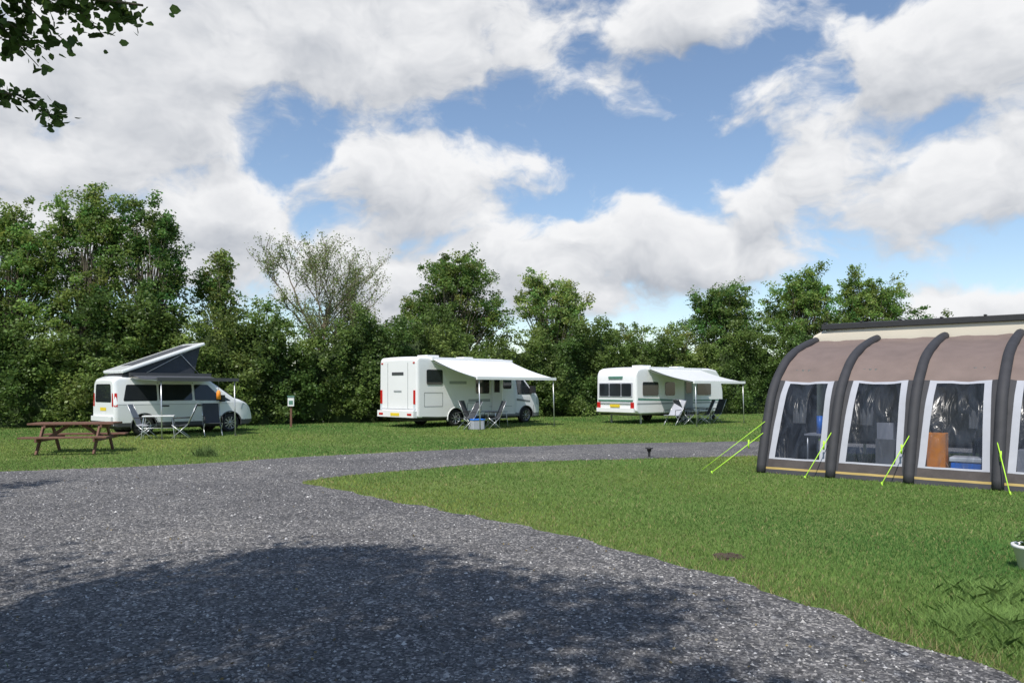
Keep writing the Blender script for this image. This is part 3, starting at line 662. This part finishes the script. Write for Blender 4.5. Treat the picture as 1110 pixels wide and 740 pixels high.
def surf(s,q):
    y,z=PR(q); f=(s/BAY)%1; sag=.05*math.sin(math.pi*f)*min(1,q/.4)*(1 if q<cum[-1]-.1 else 0)
    sag+=.008*math.sin(s*9+q*5)+.006*math.sin(s*17-q*11)
    y2,z2=PR(min(q+.02,cum[-1])); y1,z1=PR(max(q-.02,0)); dy,dz=y2-y1,z2-z1; l=math.hypot(dy,dz)or 1
    return (s,y+dz/l*sag,z-dy/l*sag)
qt=cum[-1]
rows=[0,.10,.135,.30,.34]+[.34+(1.90-.34)*k/10 for k in range(1,11)]+[1.96,2.05]+[2.05+(qt-2.05)*k/14 for k in range(1,15)]
T=MB(); 
for bay in range(NB):
    def cols(qq):
        k=min(1,qq/1.9); a=.085+.05*k; b_=a+.085; return [0,a*.5,a,b_]+[b_+(1-2*b_)*i/6 for i in range(1,6)]+[1-b_,1-a,1-a*.5,1]
    for i in range(len(rows)-1):
        q0,q1=rows[i],rows[i+1]; c0=cols(q0);c1=cols(q1)
        for j in range(len(c0)-1):
            win=3<=j<=8; band=j in(2,9)
            if q0>=1.955: m=M_taupe
            elif q0>=1.895 : m=M_lgrey if 2<=j<=9 else M_char
            elif q0>=.335: m=M_vinyl if win else (M_lgrey if band else M_char)
            elif q0>=.295: m=M_lgrey if 2<=j<=9 else M_char
            elif q0>=.13: m=M_skirt if 2<=j<=9 else M_char
            elif q0>=.095: m=M_gold
            else: m=M_char
            e=lambda c,q: surf(bay*BAY+min(c,.9999)*BAY,q)
            T.poly([e(c0[j],q0),e(c0[j+1],q0),e(c1[j+1],q1),e(c1[j],q1)],m,True)
o=T.build('fabric_panels',tent,fixn=False)
bm=bmesh.new(); bm.from_mesh(o.data); bmesh.ops.remove_doubles(bm,verts=bm.verts,dist=.002); bm.to_mesh(o.data); bm.free()
A=MB()
for k in range(NB+1):
    pts=[]
    for i in range(31):
        y,z=PR(qt*i/30); pts.append((k*BAY,y-.01,z+.01))
    A.tube(pts,.085,M_char,10)
for k in range(NB):
    y,z=PR(2.02); A.tube([(k*BAY+.08,y+.09,z-.07),((k+1)*BAY-.08,y+.09,z-.07)],.03,M_char,8)
A.build('air_arches',tent)
E=MB()
endp=[(0.02,*PR(qt*i/24)) for i in range(25)]
E.poly([(x,y,z) for x,y,z in endp]+[(0.02,3.2,0)],M_char)
E.poly([(NB*BAY,y,z) for x,y,z in endp]+[(NB*BAY,3.2,0)],M_char)
E.poly([(.005,y,z) for y,z in rpoly([(.6,.5),(2.4,.5),(2.4,1.7),(.95,1.6)],.1)],M_vinyl)
E.poly([(0.05,.05,.012),(NB*BAY-.05,.05,.012),(NB*BAY-.05,3.15,.012),(.05,3.15,.012)],M_grey)
E.build('end_walls_and_groundsheet',tent,fixn=False)
G=MB()
def guy(s,q,fx,fy):
    y,z=PR(q); G.tube([(s,y-.08,z),(fx,fy,.02)],.008,M_neon,5); G.tube([(fx,fy,.05),(fx+.02,fy+.02,-.05)],.012,M_neon,6)
    m=Vector((s,y-.08,z)).lerp(Vector((fx,fy,.02)),.3); G.tube([m+Vector((0,0,-.08)),m+Vector((0,0,.08))],.015,M_neon,6)
guy(1.22,.85,.95,-.45); guy(2.48,.85,2.2,-.5); guy(3.72,.8,3.95,-.45)
guy(0,.8,-.65,-.75); 
y,z=PR(.9); G.tube([(0,y-.08,z+.1),(-1.0,-.4,.02)],.006,M_neon,5)
G.build('guy_lines',tent)
it=MB(); it.box((2.70,.34,.02),(2.98,.6,.84),M_org); it.tube([(2.76,.47,.84),(2.78,.47,.94),(2.90,.47,.94),(2.92,.47,.84)],.015,M_black,6); it.build('storage_bag',tent,.04)
it=MB(); it.box((3.06,.28,.02),(3.6,.68,.38),M_blue); it.box((3.04,.26,.38),(3.62,.70,.46),M_white2); it.build('cool_box',tent,.02)
it=MB(); it.box((3.95,.5,.02),(4.5,.9,.6),M_lgrey); it.box((.5,.9,.68),(1.05,1.6,.71),M_lgrey)
for a in (.55,1.0):
    for b_ in (.95,1.55): it.tube([(a,b_,.01),(a,b_,.70)],.018,M_alu,6)
it.box((1.7,1.2,.02),(2.1,1.7,.65),M_grey); it.box((1.72,1.22,.65),(2.0,1.5,.95),M_lgrey); it.tube([(.7,1.2,.71),(.7,1.2,1.05)],.06,M_blue,10)
for (s0,s1) in ((.2,.55),(1.45,1.75),(2.2,2.38),(3.2,3.6),(4.0,4.3)):
    n_c=10; V=[]
    for i in range(n_c+1):
        s_=s0+(s1-s0)*i/n_c; off=.05*math.sin(i*1.9)
        V+= [(s_,1.15+off,1.95),(s0+(s_-s0)*.7,1.15+off*1.3,.9)]
    it.mesh(V,[(2*i,2*i+2,2*i+3,2*i+1) for i in range(n_c)],M_grey,True)
it.build('camp_furniture',tent,0)
lx,ly=-.25,3.3
wx_=4.69+ux*lx-uy*ly; wy_=13.9+uy*lx+ux*ly
cv,crr=caravan((wx_,wy_,0),thT,7.0,2.93,M_cream,False)
k=MB(); k.box((.35,-1.19,2.88),(6.6,-1.07,3.0),M_black); k.box((.5,-1.0,2.97),(3.2,.9,3.02),M_glass)
for x in xsr(.4,6.4,.75): k.box((x,-1.2,3.0),(x+.05,-1.06,3.03),M_black)
k.build('roof_rail',crr,.01)
# ------------------------------------------------------------------ furniture
def chair(loc,rz,m=M_dkfab,name='camping_chair',recl=.18):
    e=empty(name,loc,rz); c=MB()
    for s in (-.27,.27):
        c.tube([(.25,s,.02),(-.22,s,.46)],.013,M_alu,6); c.tube([(-.25,s,.02),(.25,s,.44)],.013,M_alu,6)
        c.tube([(-.2,s,.42),(-.2-recl*1.5,s,1.08)],.013,M_alu,6); c.tube([(.25,s,.44),(.24,s,.64),(-.28,s,.66)],.013,M_black,6)
    c.build('frame',e); f=MB()
    V=[(.26,-.25,.45),(.26,.25,.45),(0,.25,.415),(0,-.25,.415),(-.2,.25,.45),(-.2,-.25,.45),(-.2-recl*1.5,.25,1.08),(-.2-recl*1.5,-.25,1.08)]
    f.mesh(V,[(0,1,2,3),(3,2,4,5),(5,4,6,7)],m); o=f.build('seat_fabric',e,fixn=False)
    sd=o.modifiers.new('s','SOLIDIFY'); sd.thickness=.02
def ctable(loc,rz,lx=.9,ly=.6,m=M_lgrey,h=.7):
    e=empty('camping_table',loc,rz); c=MB(); c.box((-lx/2,-ly/2,h),(lx/2,ly/2,h+.03),m)
    for a in (-1,1):
        for b_ in (-1,1): c.tube([(a*(lx/2-.05),b_*(ly/2-.05),h),(a*(lx/2+.02),b_*(ly/2),.0)],.014,M_alu,6)
    c.tube([(-lx/2+.03,-ly/2+.05,.35),(lx/2-.03,-ly/2+.05,.35)],.01,M_alu,5); c.build('table',e,.005)
ctable((-11.05,23.1,0),R(20),.9,.6,M_white2); chair((-11.5,23.2,0),R(10),M_lgrey); chair((-10.45,23.3,0),R(200),M_dkfab); chair((-9.9,24.4,0),R(-60),M_dkfab)
L1=MB(); L1.revolve([(.001,0),(.07,0),(.07,.22),(.04,.28),(.001,.3)],(0,0,0),M_org,14,'z'); e=empty('lantern',(-9.62,24.2,1.22)); L1.build('body',e); 
L2=MB(); L2.tube([(0,0,.3),(0,0,.64)],.006,M_black,5); L2.build('hook',e)
chair((-1.75,28.3,0),R(-150),M_dkfab,recl=.25); chair((-.75,28.7,0),R(200),M_dkfab); chair((-1.6,29.5,0),R(-20),M_dkfab); ctable((-1.1,29.3,0),R(40),.8,.55,M_lgrey,.65); ctable((-.6,30.4,0),R(46),.7,.5,M_lgrey,.6)
bx=MB(); bx.box((-.25,-.2,0),(.25,.2,.36),M_lgrey); bx.box((-.27,-.22,.36),(.27,.22,.41),M_blue); e=empty('cool_box',(-1.35,28.2,0),R(30)); bx.build('box',e,.02)
chair((6.8,31.3,0),R(-130),M_lgrey,recl=.4); chair((8.4,32.4,0),R(180),M_dkfab); chair((9.2,33.6,0),R(200),M_dkfab); chair((7.8,32.9,0),R(0),M_dkfab); ctable((8.4,33.3,0),R(41),.9,.6,M_grey,.68); chair((7.5,31.9,0),R(20),M_dkfab)
pt_=empty('picnic_table',(-10.75,18.2,0),R(12)); c=MB()
for i in range(5): c.box((-.95,-.36+i*.147,.70),(.95,-.36+i*.147+.135,.745),M_wood)
for s in (-1,1):
    for j in range(2): 
        y=s*.60+(j*.147 if s>0 else -j*.147-.135+.0); c.box((-.95,y,.40),(.95,y+.135,.44),M_wood)
for x in (-.62,.62):
    c.beam((x,-.25,.70),(x,-.72,.0),.045,.10,M_wood); c.beam((x,.25,.70),(x,.72,.0),.045,.10,M_wood)
    c.beam((x+.05,-.88,.36),(x+.05,.88,.36),.045,.09,M_wood); c.beam((x+.05,-.36,.66),(x+.05,.36,.66),.045,.07,M_wood)
    c.beam((x,0,.36),(x*.25,0,.69),.045,.08,M_wood)
c.build('planks',pt_,.006)
sp=empty('service_post',(-8.95,29.9,0),R(10)); c=MB()
c.box((-.04,-.04,0),(.04,.04,.85),M_wood); c.box((-.12,-.1,.85),(.12,.1,1.22),M_white2); c.box((-.14,-.13,1.22),(.14,.12,1.27),M_green); c.box((-.08,-.112,.92),(.08,-.1,1.08),M_green); c.build('post',sp,.008)
bl=empty('bollard_light',(3.15,16.95,0)); c=MB(); c.revolve([(.03,0),(.03,.16)],(0,0,0),M_black,12,'z'); c.revolve([(.001,.24),(.09,.22),(.09,.20),(.05,.19),(.05,.14),(.001,.14)],(0,0,0),M_black,14,'z'); c.build('lamp',bl)
fp=empty('flower_pot',(4.56,6.5,0)); c=MB(); c.revolve([(.001,.0),(.08,.0),(.125,.19),(.14,.19),(.14,.22),(.12,.22),(.11,.18),(.001,.18)],(0,0,0),M_white2,20,'z'); c.build('pot',fp)
P=np.array([0,0,.25])+rng.normal(0,.045,(160,3)); bulkpoly('plant',leafverts(P,.035,True),6,np.array([.09,.15,.04])[None]*rng.uniform(.6,1.5,160)[:,None],M_leaf,fp)
# ------------------------------------------------------------------ sun, sky
sd=Vector((-.36,-.93,0)).normalized(); el=R(54); sdir=Vector((sd.x*math.cos(el),sd.y*math.cos(el),math.sin(el)))
sl=bpy.data.lights.new('sun','SUN'); sl.energy=4.8; sl.angle=R(.7); sl.color=(1,.955,.89)
so=bpy.data.objects.new('sun',sl); scene.collection.objects.link(so); so.rotation_euler=(-sdir).to_track_quat('-Z','Y').to_euler(); so.location=(0,0,30)
w=bpy.data.worlds.new('World'); scene.world=w; w.use_nodes=True; nt=w.node_tree; nt.nodes.clear()
out=nt.nodes.new('ShaderNodeOutputWorld'); sky=nt.nodes.new('ShaderNodeTexSky'); sky.sky_type='NISHITA'; sky.sun_disc=False
sky.sun_elevation=el; sky.sun_rotation=math.atan2(sd.x,sd.y)%(2*math.pi); sky.ozone_density=1.3; sky.dust_density=.5; sky.air_density=1.0
bg=nt.nodes.new('ShaderNodeBackground'); bg.inputs[1].default_value=.15
nt.links.new(sky.outputs[0],bg.inputs[0])
tcn=nt.nodes.new('ShaderNodeTexCoord'); DIR=tcn.outputs['Generated']
def vm(op,a,b=None):
    n=nt.nodes.new('ShaderNodeVectorMath'); n.operation=op
    for i,x in enumerate((a,b)):
        if x is None: continue
        if isinstance(x,(tuple,list)): n.inputs[i].default_value=x
        else: nt.links.new(x,n.inputs[i])
    return n.outputs['Value'] if op in('LENGTH','DOT_PRODUCT') else n.outputs[0]
def mt(op,a,b=None,c=None,cl=False):
    n=nt.nodes.new('ShaderNodeMath'); n.operation=op; n.use_clamp=cl
    for i,x in enumerate((a,b,c)):
        if x is None: continue
        if isinstance(x,(int,float)): n.inputs[i].default_value=x
        else: nt.links.new(x,n.inputs[i])
    return n.outputs[0]
def sstep(x,a,b):
    n=nt.nodes.new('ShaderNodeMapRange'); n.interpolation_type='SMOOTHSTEP'; nt.links.new(x,n.inputs[0]); n.inputs[1].default_value=a;n.inputs[2].default_value=b; return n.outputs[0]
blobs=[(380,35,300,85),(110,80,230,85),(760,15,125,45),(1000,70,165,68),(1020,190,170,58),(455,210,120,62),(700,275,210,46),(50,170,160,70),(230,230,130,58),(470,290,300,48),(80,260,200,50),(1075,325,130,30),(830,235,70,44)]
nw=nt.nodes.new('ShaderNodeTexNoise'); nw.inputs['Scale'].default_value=6.5; nw.inputs['Detail'].default_value=4; nt.links.new(DIR,nw.inputs['Vector'])
WV=vm('MULTIPLY',vm('SUBTRACT',nw.outputs['Color'],(.5,.5,.5)),(.14,.1,.09))
def density(vec,det):
    v=vm('ADD',vec,WV); cur=None
    for (px_,py_,rx,ry) in blobs:
        c=Vector(((px_-555)/800,1,(420-py_)/800)); l=c.length; c=c/l; rx_,rz_=rx/800/l*1.1,ry/800/l*1.15
        d_=vm('LENGTH',vm('MULTIPLY',vm('SUBTRACT',v,tuple(c)),(1/rx_,1/.45,1/rz_)))
        b_=mt('SUBTRACT',1,d_)
        cur=b_ if cur is None else mt('SMOOTH_MAX',cur,b_,.2)
    cur=mt('MAXIMUM',mt('MULTIPLY',cur,.9),-.6)
    st=vm('MULTIPLY',v,(1,1,1.6))
    f=nt.nodes.new('ShaderNodeTexNoise'); f.inputs['Scale'].default_value=9; f.inputs['Detail'].default_value=det; f.inputs['Roughness'].default_value=.58; nt.links.new(st,f.inputs['Vector'])
    return mt('ADD',cur,mt('MULTIPLY',mt('SUBTRACT',f.outputs['Fac'],.5),2.2))
D1=density(DIR,7); D2=density(vm('ADD',DIR,(.010,0,.032)),4)
cov=sstep(D1,-.10,.36)
sh=mt('ADD',.70,mt('MULTIPLY',mt('SUBTRACT',D1,D2),.72),None,True)
thick=sstep(D1,.35,1.2); sh=mt('SUBTRACT',sh,mt('MULTIPLY',thick,.30),None,True)
cm=nt.nodes.new('ShaderNodeMix'); cm.data_type='RGBA'; nt.links.new(sh,cm.inputs[0]); cm.inputs[6].default_value=(.38,.42,.49,1); cm.inputs[7].default_value=(.97,.975,.99,1)
bg2=nt.nodes.new('ShaderNodeBackground'); bg2.inputs[1].default_value=.95; nt.links.new(cm.outputs[2],bg2.inputs[0])
sx=nt.nodes.new('ShaderNodeSeparateXYZ'); nt.links.new(DIR,sx.inputs[0]); hz=sstep(sx.outputs[2],-.02,.05)
ms=nt.nodes.new('ShaderNodeMixShader'); nt.links.new(mt('MULTIPLY',cov,hz),ms.inputs[0]); nt.links.new(bg.outputs[0],ms.inputs[1]); nt.links.new(bg2.outputs[0],ms.inputs[2]); nt.links.new(ms.outputs[0],out.inputs[0])
# ------------------------------------------------------------------ camera
cam=bpy.data.cameras.new('camera'); co=bpy.data.objects.new('camera',cam); scene.collection.objects.link(co)
co.location=(0,0,1.6); co.rotation_euler=(R(90),0,0); cam.sensor_width=36; cam.lens=800/1110*36; cam.shift_y=50/1110; cam.clip_end=3000; cam.clip_start=.05
scene.camera=co
scene.view_settings.view_transform='Standard'; scene.view_settings.look='None'; scene.view_settings.exposure=0
